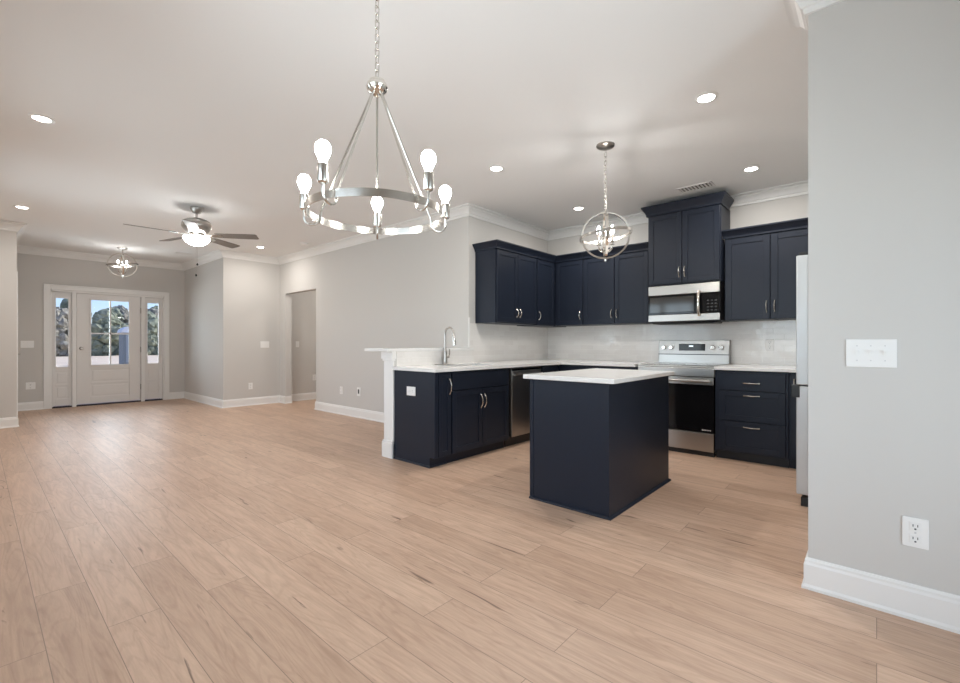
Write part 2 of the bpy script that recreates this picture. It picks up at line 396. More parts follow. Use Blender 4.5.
# patio door behind the camera
r = bpy.data.objects.new('door_3', None); COL.objects.link(r); r.location = ((PX0 + PX1)/2, YB, 0); structure(r)
m = MB(); c = .09
m.box(PX0 - c, PX0, YB, YB + .02, 0, PZ + c); m.box(PX1, PX1 + c, YB, YB + .02, 0, PZ + c); m.box(PX0, PX1, YB, YB + .02, PZ, PZ + c)
m.build('casing', 'trim', r, .003)
mid = (PX0 + PX1)/2
for p, q in ((PX0, mid), (mid, PX1)):
    m = MB(); m.box(p, p + .09, YB - .08, YB - .04, 0, PZ); m.box(q - .09, q, YB - .08, YB - .04, 0, PZ); m.box(p, q, YB - .08, YB - .04, 0, .2); m.box(p, q, YB - .08, YB - .04, PZ - .12, PZ)
    m.build('door_panel', 'door', r)
B(PX0, PX1, YB - .063, YB - .057, .15, PZ - .1).build('glass_pane', 'glass', r)

# crown moulding and baseboards
CROWN = [(0, ZC), (0, ZC - .118), (.014, ZC - .118), (.018, ZC - .104), (.018, ZC - .094), (.028, ZC - .090), (.036, ZC - .070), (.050, ZC - .050), (.068, ZC - .036), (.068, ZC - .026), (.080, ZC - .020), (.095, ZC - .016), (.095, ZC)]
loop = [(XW, YB), (XR, YB), (XR, YR), (XR + .14, YR), (XR + .14, YFR), (XK, YFR), (XK, YK), (XL, YK), (XL, YS), (XS, YS), (XS, YF), (XE, YF), (XE, YE), (XW, YE)]
structure(MB().sweep(loop, CROWN, True).build('trim_1', 'trim', None), 'white crown moulding along the ceiling')
BASE = [(0, 0), (.024, 0), (.024, .012), (.016, .022), (.016, .112), (.012, .122), (.012, .132), (.006, .142), (0, .142)]
def baseboard(side, path): structure(MB().sweep(path, BASE).build('baseboard_' + side, 'trim'))
baseboard('right', [(XR, YB), (XR, YR), (XR + .14, YR), (XR + .14, YFR + .02)])
baseboard('long', [(XL, 3.78), (XL, OP0), (XL + T, OP0)])
baseboard('jog', [(XL + T, OP1), (XL, OP1), (XL, YS), (XS, YS), (XS, YF), (DX1 + .09, YF)])
baseboard('front', [(DX0 - .09, YF), (XE, YF), (XE, 10.09)])
baseboard('stub', [(XE, 9.06), (XE, YE), (XW, YE), (XW, YB)])
baseboard('hallway', [(6.08, 6.6), (6.08, YS), (XL + T, YS), (XL + T, OP1 + .03)])

# ------------------------------------------------------------------ front door with two sidelights
r = bpy.data.objects.new('door_1', None); COL.objects.link(r); r.location = ((DX0 + DX1)/2, YF, 0)
structure(r, 'white front door with glazed upper half between two narrow sidelights')
c = .09
m = MB(); m.box(DX0 - c, DX0, YF - .022, YF, 0, DZ + c); m.box(DX1, DX1 + c, YF - .022, YF, 0, DZ + c); m.box(DX0, DX1, YF - .022, YF, DZ, DZ + c)
m.box(DX0 - c, DX1 + c, YF - .03, YF, DZ + c - .02, DZ + c)
m.build('casing', 'trim', r, .004)
ML, MR = 1.205, 2.222        # mullions between sidelights and door
m = MB()
m.box(DX0, DX0 + .02, YF, YF + T, 0, DZ); m.box(DX1 - .02, DX1, YF, YF + T, 0, DZ); m.box(DX0, DX1, YF, YF + T, DZ - .035, DZ)
for q in (ML, MR): m.box(q - .03, q + .03, YF - .012, YF + T, 0, DZ - .03); m.box(q - .05, q + .05, YF + .068, YF + T, 0, DZ - .03)
m.box(DX0, DX0 + .04, YF + .068, YF + T, 0, DZ); m.box(DX1 - .04, DX1, YF + .068, YF + T, 0, DZ); m.box(DX0, DX1, YF + .068, YF + T, DZ - .06, DZ)
m.build('frame', 'trim', r, .003)
B(DX0, DX1, YF + .005, YF + T, 0, .022).build('threshold', 'rubber', r)
def leaf(name, x0, x1, gx0, gx1, gz0, gz1, parent, panels, muntin):
    y0, y1 = YF + .02, YF + .065
    m = MB(); zt = DZ - .037; zb = .035
    m.box(x0, gx0, y0, y1, zb, zt); m.box(gx1, x1, y0, y1, zb, zt); m.box(gx0, gx1, y0, y1, gz1, zt)
    m.box(gx0, gx1, y0 + .012, y1, zb, gz0)
    # lower rails around sunk panels
    zs = [gz0] ; bot = .16; n = panels; gap = .035
    m.box(gx0, gx1, y0, y1, gz0 - .075, gz0); m.box(gx0, gx1, y0, y1, zb, bot)
    hh = (gz0 - .075 - bot - gap * (n - 1)) / n
    for i in range(1, n): m.box(gx0, gx1, y0, y1, bot + i * (hh + gap) - gap, bot + i * (hh + gap))
    for i in range(n): m.box(gx0 + .03, gx1 - .03, y0 + .003, y0 + .02, bot + i*(hh + gap) + .03, bot + i*(hh + gap) + hh - .03)
    # moulded lip round the glass
    l = .018
    m.box(gx0 - l, gx0 + .008, y0 - .008, y0, gz0 - l, gz1 + l); m.box(gx1 - .008, gx1 + l, y0 - .008, y0, gz0 - l, gz1 + l)
    m.box(gx0 + .008, gx1 - .008, y0 - .008, y0, gz0 - l, gz0 + .008); m.box(gx0 + .008, gx1 - .008, y0 - .008, y0, gz1 - .008, gz1 + l)
    o = m.build(name, 'door', parent, .003)
    B(gx0, gx1, YF + .04, YF + .046, gz0, gz1).build('glass_pane', 'glass', o)
    if muntin:
        cx, cz = (gx0 + gx1)/2, gz0 + (gz1 - gz0) * .485
        mm = MB(); mm.box(cx - .012, cx + .012, YF + .028, YF + .058, gz0, gz1); mm.box(gx0, gx1, YF + .028, YF + .058, cz - .012, cz + .012)
        mm.build('muntin_bars', 'door', o)
    return o
d = leaf('door_panel', ML + .035, MR - .035, 1.436, 2.008, .745, 1.965, r, 2, True)
leaf('sidelight_panel', DX0 + .022, ML - .032, .958, 1.135, .725, 1.965, r, 2, False)
leaf('sidelight_panel', MR + .032, DX1 - .022, 2.293, 2.488, .745, 1.965, r, 2, False)
MB().lathe((ML + .1, YF + .02, 1.06), [(0, -.03), (.016, -.03), (.022, -.022), (.03, -.012), (.032, 0)], 16, 'y').build('deadbolt', 'nickel_dark', d, smooth=True)
for z in (.30, 1.03, 1.80):
    m = MB(); m.box(MR - .04, MR - .034, YF - .016, YF + .02, z - .05, z + .05); m.tube([(MR - .037, YF - .02, z - .055), (MR - .037, YF - .02, z + .055)], .007, 8)
    m.build('hinge', 'nickel_dark', d)

# side door of the entry (only its lever shows past the stub wall)
r = bpy.data.objects.new('door_2', None); COL.objects.link(r); r.location = (XE, 9.575, 0); structure(r)
m = MB(); m.box(XE, XE + .02, 9.06, 9.15, 0, 2.16); m.box(XE, XE + .02, 10.0, 10.09, 0, 2.16); m.box(XE, XE + .02, 9.15, 10.0, 2.07, 2.16); m.build('casing', 'trim', r, .003)
d = B(XE - .07, XE - .03, 9.155, 9.995, .01, 2.065).build('door_panel', 'door', r, .003)
m = MB(); m.lathe((XE - .03, 9.24, 1.00), [(.03, 0), (.03, .008), (.012, .012), (.010, .085), (0, .085)], 14, 'x'); m.tube([(XE + .045, 9.235, 1.0), (XE + .05, 9.28, 1.0), (XE + .048, 9.36, 1.0)], .008, 8)
m.build('door_handle', 'nickel_dark', d, smooth=True)

# ------------------------------------------------------------------ wall plates
def plate_frame(o, n):
    """local axes for a plate centred at o with outward normal n (unit, horizontal)"""
    n = Vector(n); u = Vector((0, 0, 1)).cross(n); return Vector(o), u, n
def obox(m, o, u, n, a0, a1, z0, z1, d0, d1):
    c = [o + u * a + n * d + Vector((0, 0, z)) for a in (a0, a1) for d in (d0, d1) for z in (z0, z1)]
    xs, ys, zs = [v.x for v in c], [v.y for v in c], [v.z for v in c]
    m.box(min(xs), max(xs), min(ys), max(ys), min(zs), max(zs))
def outlet(pos, n, label, w=.075, h=.12, group=None, horizontal=False):
    o, u, nn = plate_frame(pos, n)
    t = thing('electrical_outlet', o, label, 'outlet', group)
    if horizontal: w, h = h, w
    m = MB(); obox(m, o, u, nn, -w/2, w/2, -h/2, h/2, 0.0, .006); m.build('cover_plate', 'plate', t, .002)
    for s in (-1, 1):
        m = MB()
        if horizontal: obox(m, o, u, nn, s*.026 - .018, s*.026 + .018, -.017, .017, .006, .009)
        else: obox(m, o, u, nn, -.017, .017, s*.026 - .018, s*.026 + .018, .006, .009)
        f = m.build('socket_face', 'plate', t, .003)
        m = MB()
        if horizontal:
            for dz in (-.007, .007): obox(m, o, u, nn, s*.026, s*.026 + .008, dz - .0012, dz + .0012, .009, .0095)
        else:
            for da in (-.007, .007): obox(m, o, u, nn, da - .0013, da + .0013, s*.026 - .001, s*.026 + .009, .009, .0096)
            obox(m, o, u, nn, -.003, .003, s*.026 - .013, s*.026 - .007, .009, .0096)
        m.build('slots', 'slot', f)
    m = MB(); obox(m, o, u, nn, -.003, .003, -.003, .003, .006, .0075); m.build('screw', 'grey_text', t)
    return t
def switch(pos, n, gangs, label, w=None, h=.12):
    o, u, nn = plate_frame(pos, n); w = w or .07 + .046 * (gangs - 1)
    t = thing('light_switch', o, label, 'light switch')
    m = MB(); obox(m, o, u, nn, -w/2, w/2, -h/2, h/2, 0.0, .006); m.build('cover_plate', 'plate', t, .002)
    for g in range(gangs):
        a = (g - (gangs - 1)/2) * .046
        m = MB(); obox(m, o, u, nn, a - .005, a + .005, -.012, .012, .006, .007); obox(m, o, u, nn, a - .004, a + .004, .000, .012, .007, .018); m.build('toggle', 'plate', t, .001)
        for sz in (-.032, .032):
            m = MB(); obox(m, o, u, nn, a - .0022, a + .0022, sz - .0022, sz + .0022, .006, .0068); m.build('screw', 'grey_text', t)
    return t
switch((XR, .019, 1.100), (-1, 0, 0), 3, 'white triple toggle switch plate on the near greige wall beside the kitchen opening', .168, .122)
outlet((XR, -.120, .358), (-1, 0, 0), 'white duplex outlet low on the near greige wall below the triple switch', .08, .122)
switch((.605, YF, 1.135), (0, -1, 0), 3, 'white triple switch plate on the entry wall beside the front door')
outlet((.645, YF, .42), (0, -1, 0), 'white outlet on the entry wall beside the front door', .12, .12)
switch((3.66, YS, 1.13), (0, -1, 0), 3, 'white wide switch plate on the jog wall between entry and hallway opening')
outlet((3.40, YS, .36), (0, -1, 0), 'white outlet on the jog wall between entry and hallway opening')
switch((4.30, YS, 1.135), (0, -1, 0), 1, 'small white switch plate inside the hallway opening')
outlet((4.66, YS, .45), (0, -1, 0), 'small white outlet low inside the hallway opening')
outlet((XL, 6.50, .39), (-1, 0, 0), 'white outlet low on the long wall, closer to the hallway opening')
t = thing('cable_plate', (XL, 6.0, .40), 'white low-voltage wall plate with a dark slot near the bar end', 'wall plate')
B(XL - .006, XL, 5.955, 6.045, .335, .465).build('cover_plate', 'plate', t, .002)
m = B(XL - .012, XL - .006, 5.985, 6.015, .37, .44).build('opening', 'slot', t, .002)
t = outlet((2.775 - .004, 3.33, .69), (-1, 0, 0), 'white outlet plate set sideways on the navy peninsula end panel', .085, .125, horizontal=True)
outlet((XK - .008, .86, 1.13), (-1, 0, 0), 'white outlet on the tile backsplash beside the range')

# ------------------------------------------------------------------ peninsula half wall, backsplash, worktops
structure(B(2.78, XL, 3.60, 3.74, 0, 1.065).build('wall_peninsula', 'wall'))
m = MB(); m.box(2.762, 2.78, 3.60, 3.75, 0, 1.065); m.box(2.745, 2.80, 3.60, 3.765, 0, .15); m.prism([(3.60, .15), (3.765, .15), (3.752, .175), (3.60, .175)], 'x', 2.75, 2.795)
m.box(2.745, 2.80, 3.596, 3.775, .99, 1.065); m.box(2.752, 2.79, 3.598, 3.762, .97, .99)
structure(m.build('trim_2', 'trim', None, .003), 'white painted end post of the half wall under the bar')
t = B(2.69, XL - .002, 3.595, 3.99, 1.065, 1.095).build('bar_top', 'quartz', None, .004)
tag(t, 'white quartz raised bar top on the half wall behind the sink', 'bar top')
m = MB(); m.box(2.80, XL, 3.592, 3.60, .915, 1.065)
m.box(XL + .0, XK, YK - .008, YK, .915, 1.392); m.box(XK - .008, XK, YFR, YK - .008, .915, 1.392)
o = m.build('backsplash', 'tile'); structure(o, 'glossy pale subway tile backsplash')
structure(B(XL - .006, XL + .012, YK - .012, YK - .0, 1.097, 1.46).build('trim_3', 'trim', None), 'white edge strip where the tile ends')

m = MB()  # L-shaped worktop with the sink cut-out
sx0, sx1, sy0, sy1 = 3.16, 3.86, 3.14, 3.49
m.box(2.745, sx0, 2.965, 3.592, .884, .915); m.box(sx0, sx1, 2.965, sy0, .884, .915); m.box(sx0, sx1, sy1, 3.592, .884, .915); m.box(sx1, XL, 2.965, 3.592, .884, .915)
m.box(XL, XK - .008, 2.965, YK - .008, .884, .915); m.box(4.87, XK - .008, 2.012, 2.965, .884, .915)
tag(m.build('countertop', 'quartz', None), 'white quartz worktop running from the sink round the corner to the range', 'worktop')
tag(B(4.87, XK - .008, YFR + .002, 1.210, .884, .915).build('countertop', 'quartz', None, .003), 'white quartz worktop over the drawers between range and refrigerator', 'worktop')

# ------------------------------------------------------------------ cabinets
def shaker(name, mat, parent, face, a0, a1, z0, z1, n, stile=.055, flat=False):
    """door or drawer front. n = '-x' or '-y'; face = coordinate of its back; a = the other axis"""
    th, rec = .02, .008
    def bx(m, p0, p1, q0, q1, d0, d1):
        if n == '-x': m.box(face - d1, face - d0, p0, p1, q0, q1)
        else: m.box(p0, p1, face - d1, face - d0, q0, q1)
    m = MB()
    if flat: bx(m, a0, a1, z0, z1, 0, th)
    else:
        s = min(stile, (a1 - a0) * .3, (z1 - z0) * .3)
        bx(m, a0, a0 + s, z0, z1, 0, th); bx(m, a1 - s, a1, z0, z1, 0, th)
        bx(m, a0 + s, a1 - s, z0, z0 + s, 0, th); bx(m, a0 + s, a1 - s, z1 - s, z1, 0, th)
        bx(m, a0 + s - .002, a1 - s + .002, z0 + s - .002, z1 - s + .002, 0, th - rec)
    return m.build(name, mat, parent, .0022)
def pull(parent, face, a, z, n, vertical=True, L=.10, mat='nickel'):
    """arched bar pull standing on the door face"""
    pts = []
    for i in range(9):
        t = -1 + i / 4; off = .006 + .026 * (1 - t*t)
        q = t * L / 2
        p = (a, z + q) if vertical else (a + q, z)
        pts.append((face - off, p[0], p[1]) if n == '-x' else (p[0], face - off, p[1]))
    m = MB(); m.tube(pts, .0048, 8, rad=[.0075, .005, .0045, .0055, .006, .0055, .0045, .005, .0075])
    for e, k in ((pts[0], -1), (pts[-1], 1)):
        if n == '-x': m.lathe((face, e[1], e[2]), [(.008, 0), (.008, -.005), (.005, -.010), (0, -.010)], 10, 'x')
        else: m.lathe((e[0], face, e[2]), [(.008, 0), (.008, -.005), (.005, -.010), (0, -.010)], 10, 'y')
    h = m.build('handle', mat, parent, smooth=True)
    h['label'] = 'satin nickel arched pull'
    return h
def carcass(parent, x0, x1, y0, y1, z0, z1, open_top=False, t=.018, name='body'):
    m = MB()
    if not open_top: m.box(x0, x1, y0, y1, z0, z1)
    else:
        m.box(x0, x0 + t, y0, y1, z0, z1); m.box(x1 - t, x1, y0, y1, z0, z1); m.box(x0, x1, y1 - t, y1, z0, z1); m.box(x0, x1, y0, y1, z0, z0 + t)
    return m.build(name, 'navy', parent, .002)

CB = .883   # top of base cabinets
# --- peninsula, fronts facing the island (plane y = FY)
FY = 3.02
t = thing('base_cabinet', (2.88, 3.3, 0), 'narrow navy base cabinet at the free end of the peninsula', 'cabinet')
m = MB(); m.prism([(FY, .095), (FY, CB), (3.598, CB), (3.598, 0), (3.075, 0), (3.075, .095)], 'x', 2.775, 2.986); m.build('body', 'navy', t, .002)
B(2.769, 2.814, FY - .020, FY, .095, CB).build('corner_stile', 'navy', t, .002)
MB().sweep([(2.775, 3.598), (2.775, 3.075), (2.986, 3.075)], [(-d, z) for d, z in [(0, 0), (.010, 0), (.010, .010), (.004, .018), (0, .018)]]).build('shoe_moulding', 'navy', t)
d = shaker('door', 'navy', t, FY, 2.822, 2.978, .10, .866, '-y', .045); pull(d, FY - .02, 2.955, .74, '-y', L=.14)

t = thing('sink_cabinet', (3.43, 3.3, 0), 'navy sink cabinet with false drawer front over two doors', 'cabinet')
carcass(t, 2.989, 3.872, FY, 3.598, .095, CB, True)
B(3.0, 3.86, FY - .001, FY + .02, .66, .88).build('rail', 'navy', t)
B(2.989, 3.872, 3.075, 3.09, 0, .095).build('toe_board', 'navy', t)
shaker('false_drawer_front', 'navy', t, FY, 2.998, 3.858, .700, .866, '-y', flat=True)
d = shaker('door', 'navy', t, FY, 2.998, 3.425, .10, .690, '-y'); pull(d, FY - .02, 3.400, .565, '-y', L=.13)
d = shaker('door', 'navy', t, FY, 3.431, 3.858, .10, .690, '-y'); pull(d, FY - .02, 3.456, .565, '-y', L=.13)

t = thing('dishwasher', (4.28, 3.35, 0), 'stainless steel dishwasher between sink cabinet and corner', 'dishwasher')
B(3.895, 4.495, FY + .01, 3.66, .10, .875).build('body', 'black', t)
B(3.915, 4.488, FY - .022, FY + .01, .115, .868).build('door', 'steel', t, .004)
m = MB(); m.tube([(3.94, FY - .055, .80), (4.46, FY - .055, .80)], .011, 12); m.box(3.95, 3.97, FY - .055, FY - .022, .79, .81); m.box(4.43, 4.45, FY - .055, FY - .022, .79, .81)
m.build('handle', 'steel', t, smooth=True)
B(3.915, 4.488, FY - .0225, FY - .0215, .845, .866).build('control_strip', 'black_glass', t)
B(3.895, 4.495, 3.075, 3.09, 0, .10).build('toe_board', 'black', t)

t = thing('corner_base_cabinet', (5.1, 3.3, 0), 'navy corner base cabinet where the two worktop runs meet', 'cabinet')
m = MB(); m.box(4.50, 5.67, FY, 3.66, .10, CB); m.box(4.50, 5.67, FY + .06, 3.66, 0, .10); m.build('body', 'navy', t, .002)
shaker('door', 'navy', t, FY, 4.52, 4.86, .105, .866, '-y')

FX = 4.92  # face of the back wall base cabinets
t = thing('base_cabinet', (5.3, 2.55, 0), 'navy base cabinet between corner and range, behind the island', 'cabinet')
m = MB(); m.box(FX, 5.67, 2.005, FY - .002, .10, CB); m.box(FX + .06, 5.67, 2.005, FY - .002, 0, .10); m.build('body', 'navy', t, .002)
for a, b, hz in ((2.015, 2.48, 2.25), (2.487, 2.95, 2.72)):
    d = shaker('drawer', 'navy', t, FX, a, b, .705, .868, '-x', flat=True); pull(d, FX - .02, hz, .79, '-x', False)
    d = shaker('door', 'navy', t, FX, a, b, .115, .690, '-x'); pull(d, FX - .02, b - .04 if a < 2.5 else a + .04, .60, '-x')

t = thing('drawer_cabinet', (5.3, .91, 0), 'navy base cabinet with three drawers beside the range', 'cabinet')
m = MB(); m.box(FX, 5.67, .60, 1.210, .085, CB); m.box(FX + .05, 5.67, 0.60, 1.210, 0, .085); m.build('body', 'navy', t, .002)
B(FX + .045, FX + .055, 0.60, 1.210, 0, .085).build('toe_board', 'navy_dark', t)
for z0, z1, hz in ((.692, .862, .765), (.398, .682, .645), (.10, .388, .342)):
    d = shaker('drawer', 'navy', t, FX, 0.622, 1.165, z0, z1, '-x', .05, flat=(z0 > .69)); pull(d, FX - .02, .89, hz, '-x', False, .13)
t = thing('base_cabinet', (5.3, .1, 0), 'navy base cabinet partly hidden behind the refrigerator', 'cabinet')
m = MB(); m.box(FX, 5.67, YFR + .004, .597, .085, CB); m.box(FX + .05, 5.67, YFR + .004, .597, 0, .085); m.build('body', 'navy', t, .002)
d = shaker('door', 'navy', t, FX, .19, .585, .105, .868, '-x'); pull(d, FX - .02, .555, .76, '-x', L=.12)
shaker('door', 'navy', t, FX, -.32, .18, .105, .868, '-x')

# --- upper cabinets
UZ0, UZ1 = 1.392, 2.275
CAB_CROWN = [(0, UZ1 - .01), (0, UZ1 + .075), (.055, UZ1 + .075), (.055, UZ1 + .062), (.045, UZ1 + .052), (.022, UZ1 + .022), (.012, UZ1 + .004), (.012, UZ1 - .01)]
UY = 3.355; UX = 5.355
def up_body(t, x0, x1, y0, y1, z0=UZ0, z1=UZ1):
    B(x0, x1, y0, y1, z0, z1).build('body', 'navy', t, .002)
t = thing('wall_cabinet', (4.52, 3.52, UZ0), 'two-door navy wall cabinet over the worktop, nearest the bar', 'cabinet', 'navy wall cabinets')
up_body(t, 4.06, 4.895, UY, YK - .010)
a = shaker('door', 'navy', t, UY, 4.075, 4.478, UZ0 + .012, UZ1 - .02, '-y'); pull(a, UY - .02, 4.450, UZ0 + .13, '-y')
a = shaker('door', 'navy', t, UY, 4.484, 4.888, UZ0 + .012, UZ1 - .02, '-y'); pull(a, UY - .02, 4.512, UZ0 + .13, '-y')
MB().sweep([(4.06, YK - .010), (4.06, UY - .02), (4.895, UY - .02)], [(-d, z) for d, z in CAB_CROWN]).build('crown', 'navy', t)
t = thing('wall_cabinet', (5.14, 3.52, UZ0), 'single-door navy wall cabinet set into the kitchen corner', 'cabinet', 'navy wall cabinets')
up_body(t, 4.90, XK - .010, UY, YK - .010, UZ0 - .008)
a = shaker('door', 'navy', t, UY, 4.908, 5.325, UZ0 + .000, UZ1 - .02, '-y'); pull(a, UY - .02, 4.938, UZ0 + .12, '-y')
MB().sweep([(4.90, UY - .02), (UX - .02, UY - .02), (UX - .02, 3.35 - .0201)], [(-d, z) for d, z in CAB_CROWN]).build('crown', 'navy', t)
t = thing('wall_cabinet', (5.52, 3.12, UZ0), 'single-door navy wall cabinet on the range wall, next to the corner', 'cabinet', 'navy wall cabinets')
up_body(t, UX, XK - .010, 2.905, UY - .004)
a = shaker('door', 'navy', t, UX, 2.915, 3.325, UZ0 + .005, UZ1 - .02, '-x'); pull(a, UX - .02, 2.945, UZ0 + .13, '-x')
MB().sweep([(UX - .02, 3.328), (UX - .02, 2.905)][::-1], [(d, z) for d, z in CAB_CROWN]).build('crown', 'navy', t)
t = thing('wall_cabinet', (5.52, 2.47, UZ0), 'two-door navy wall cabinet on the range wall, touching the tall cabinet', 'cabinet', 'navy wall cabinets')
up_body(t, UX, XK - .010, 2.035, 2.90)
a = shaker('door', 'navy', t, UX, 2.474, 2.892, UZ0 + .005, UZ1 - .02, '-x'); pull(a, UX - .02, 2.504, UZ0 + .13, '-x')
a = shaker('door', 'navy', t, UX, 2.045, 2.466, UZ0 + .005, UZ1 - .02, '-x'); pull(a, UX - .02, 2.436, UZ0 + .13, '-x')
MB().sweep([(UX - .02, 2.90), (UX - .02, 2.035)][::-1], [(d, z) for d, z in CAB_CROWN]).build('crown', 'navy', t)
TX = 5.275
t = thing('tall_wall_cabinet', (5.49, 1.64, 1.815), 'tall two-door navy wall cabinet over the microwave, reaching almost to the ceiling', 'cabinet')
up_body(t, TX, XK - .010, 1.240, 2.018, 1.815, 2.65)
a = shaker('door', 'navy', t, TX, 1.636, 2.008, 1.83, 2.625, '-x'); pull(a, TX - .02, 1.662, 1.95, '-x', L=.11)
a = shaker('door', 'navy', t, TX, 1.250, 1.628, 1.83, 2.625, '-x'); pull(a, TX - .02, 1.602, 1.95, '-x', L=.11)
TC = [(0, 2.63), (0, 2.74), (.058, 2.74), (.058, 2.724), (.048, 2.710), (.024, 2.672), (.012, 2.648), (.012, 2.63)]
MB().sweep([(XK - .095, 2.018), (TX - .02, 2.018), (TX - .02, 1.240), (XK - .095, 1.240)], [(-d, z) for d, z in TC]).build('crown', 'navy', t)
B(TX - .02, XK - .095, 1.240, 2.018, 2.635, 2.71).build('top_board', 'navy', t)
t = thing('wall_cabinet', (5.52, .8, UZ0), 'two-door navy wall cabinet partly behind the refrigerator', 'cabinet', 'navy wall cabinets')
up_body(t, UX, XK - .010, .37, 1.225)
a = shaker('door', 'navy', t, UX, .808, 1.215, UZ0 + .005, UZ1 - .02, '-x', .06); pull(a, UX - .02, .838, UZ0 + .13, '-x', L=.11)
a = shaker('door', 'navy', t, UX, .38, .800, UZ0 + .005, UZ1 - .02, '-x', .06); pull(a, UX - .02, .768, UZ0 + .13, '-x', L=.11)
MB().sweep([(UX - .02, 1.238), (UX - .02, .37)][::-1], [(d, z) for d, z in CAB_CROWN]).build('crown', 'navy', t)

# --- island
t = thing('kitchen_island', (3.33, 1.64, 0), 'navy kitchen island with white quartz top standing on the oak floor', 'island')
ix0, ix1, iy0, iy1 = 2.735, 3.845, 1.300, 1.925
B(ix0, ix1, iy0, iy1, 0.0, .884).build('body', 'navy', t, .002)
for ya, yb in ((iy0, iy0 + .03), (iy1 - .03, iy1)): B(ix0 - .004, ix0, ya, yb, 0.02, .884).build('corner_stile', 'navy', t)
SH = [(0, 0), (.016, 0), (.016, .006), (.010, .014), (.0, .018)]
MB().sweep([(ix0, iy1), (ix0, iy0), (ix1, iy0), (ix1, iy1)], [(-d, z) for d, z in SH]).build('shoe_moulding', 'navy', t)
for a, b in ((2.76, 3.11), (3.12, 3.47), (3.48, 3.83)):
    th = .02; s = .055; m = MB(); y = iy1
    m.box(a, a + s, y, y + th, .12, .86); m.box(b - s, b, y, y + th, .12, .86); m.box(a + s, b - s, y, y + th, .12, .12 + s); m.box(a + s, b - s, y, y + th, .86 - s, .86); m.box(a + s, b - s, y, y + .012, .17, .81)
    m.build('door', 'navy', t, .002)
B(2.695, 3.84, 1.250, 1.962, .884, .915).build('countertop', 'quartz', t, .004)

# ------------------------------------------------------------------ range
RY0, RY1, RX = 1.214, 1.996, 4.93
t = thing('range', (5.3, 1.62, 0), 'stainless electric range with black glass oven door below the microwave', 'range')
m = MB(); m.box(RX + .03, 5.655, RY0 + .002, RY1 - .002, .02, .895); m.build('body', 'black', t, .003)
B(RX - .02, 5.60, RY0, RY1, .895, .915).build('cooktop_frame', 'steel', t, .004)
o = B(RX + .02, 5.56, RY0 + .02, RY1 - .02, .913, .919).build('cooktop_glass', 'black_glass', t, .002)
for (x, y, r_) in ((5.10, 1.44, .10), (5.12, 1.81, .085), (5.42, 1.44, .075), (5.42, 1.81, .10)):
    MB().tube([(x + r_*math.cos(a*PI/18), y + r_*math.sin(a*PI/18), .919) for a in range(36)], .0015, 6, closed=True).build('burner_ring', 'grey_text', o)
m = MB(); m.box(RX - .02, RX + .03, RY0 + .003, RY1 - .003, .805, .893); m.build('front_rail', 'steel', t, .004)
d = B(RX - .03, RX + .03, RY0 + .006, RY1 - .006, .245, .80).build('oven_door', 'black_glass', t, .004)
d['label'] = 'black glass oven door'
m = MB(); m.box(RX - .034, RX - .030, RY0 + .006, RY1 - .006, .725, .80); m.build('door_rail', 'steel', d, .001)
m = MB(); m.tube([(RX - .085, RY0 + .03, .765), (RX - .085, RY1 - .03, .765)], .014, 14)
for y in (RY0 + .045, RY1 - .045): m.box(RX - .085, RX - .034, y - .014, y + .014, .752, .778)
m.build('handle', 'steel', d, smooth=True)
m = MB(); yy = RY0 + .115
for k, wd in enumerate((.012, .010, .013, .008, .012, .010)): m.box(RX - .0312, RX - .030, yy - wd, yy, 0.262, .274); yy -= wd + .004
m.build('logo', 'grey_text', d)
d = B(RX - .028, RX + .03, RY0 + .006, RY1 - .006, .05, .235).build('storage_drawer', 'steel', t, .005)
B(RX + .0, RX + .04, RY0 + .01, RY1 - .01, 0.0, .05).build('toe_board', 'black', t)
# back guard with knobs
m = MB(); m.prism([(5.585, .915), (5.665, .915), (5.665, 1.185), (5.605, 1.185), (5.590, 1.02)], 'y', RY0 + .018, RY1 + .014)
g = m.build('back_guard', 'steel', t, .004)
B(5.578, 5.60, RY0 + .018, RY1 + .014, 1.014, 1.022).build('shadow_strip', 'black', g)
sl = (5.605 - 5.590) / .165
def gx(z): return 5.590 + (z - 1.02) * sl
B(gx(1.10) - .006, gx(1.10) + .01, 1.482, 1.772, 1.062, 1.142).build('display', 'black_glass', g, .002)
B(gx(1.10) - .0075, gx(1.10) - .006, 1.612, 1.657, 1.108, 1.122).build('clock_digits', 'display', g)
for y in (1.945, 1.86, 1.40, 1.31):
    B(gx(1.10) - .002, gx(1.10) + .004, y - .036, y + .036, 1.066, 1.134).build('knob_surround', 'nickel_dark', g, .015)
    k = MB(); k.lathe((gx(1.10), y, 1.10), [(.027, 0), (.027, -.006), (.025, -.030), (.021, -.034), (0, -.034)], 20, 'x'); k.box(gx(1.1) - .038, gx(1.1) - .03, y - .004, y + .004, 1.08, 1.12)
    k.build('knob', 'nickel', g, smooth=True)

# ------------------------------------------------------------------ microwave
MX = 5.245
t = thing('microwave', (5.45, 1.64, 1.385), 'stainless over-the-range microwave hung below the tall cabinet', 'microwave')
B(MX + .03, 5.66, 1.246, 2.006, 1.392, 1.808).build('body', 'black', t, .003)
m = MB(); m.box(MX, MX + .03, 1.246, 2.006, 1.70, 1.806); m.build('vent_band', 'steel', t, .003)
d = B(MX, MX + .03, 1.425, 2.006, 1.475, 1.698).build('door', 'black_glass', t, .003)
m = MB(); m.box(MX - .004, MX, 1.50, 1.985, 1.500, 1.672); o = m.build('window', simple('smoked_glass', (.035, .033, .03), .08), d, .002)
B(MX, MX + .03, 1.246, 1.422, 1.475, 1.698).build('control_panel', 'black_glass', t, .003)
m = MB()
for i in range(4):
    for j in range(3): m.box(MX - .001, MX, 1.275 + j*.038, 1.295 + j*.038, 1.50 + i*.035, 1.512 + i*.035)
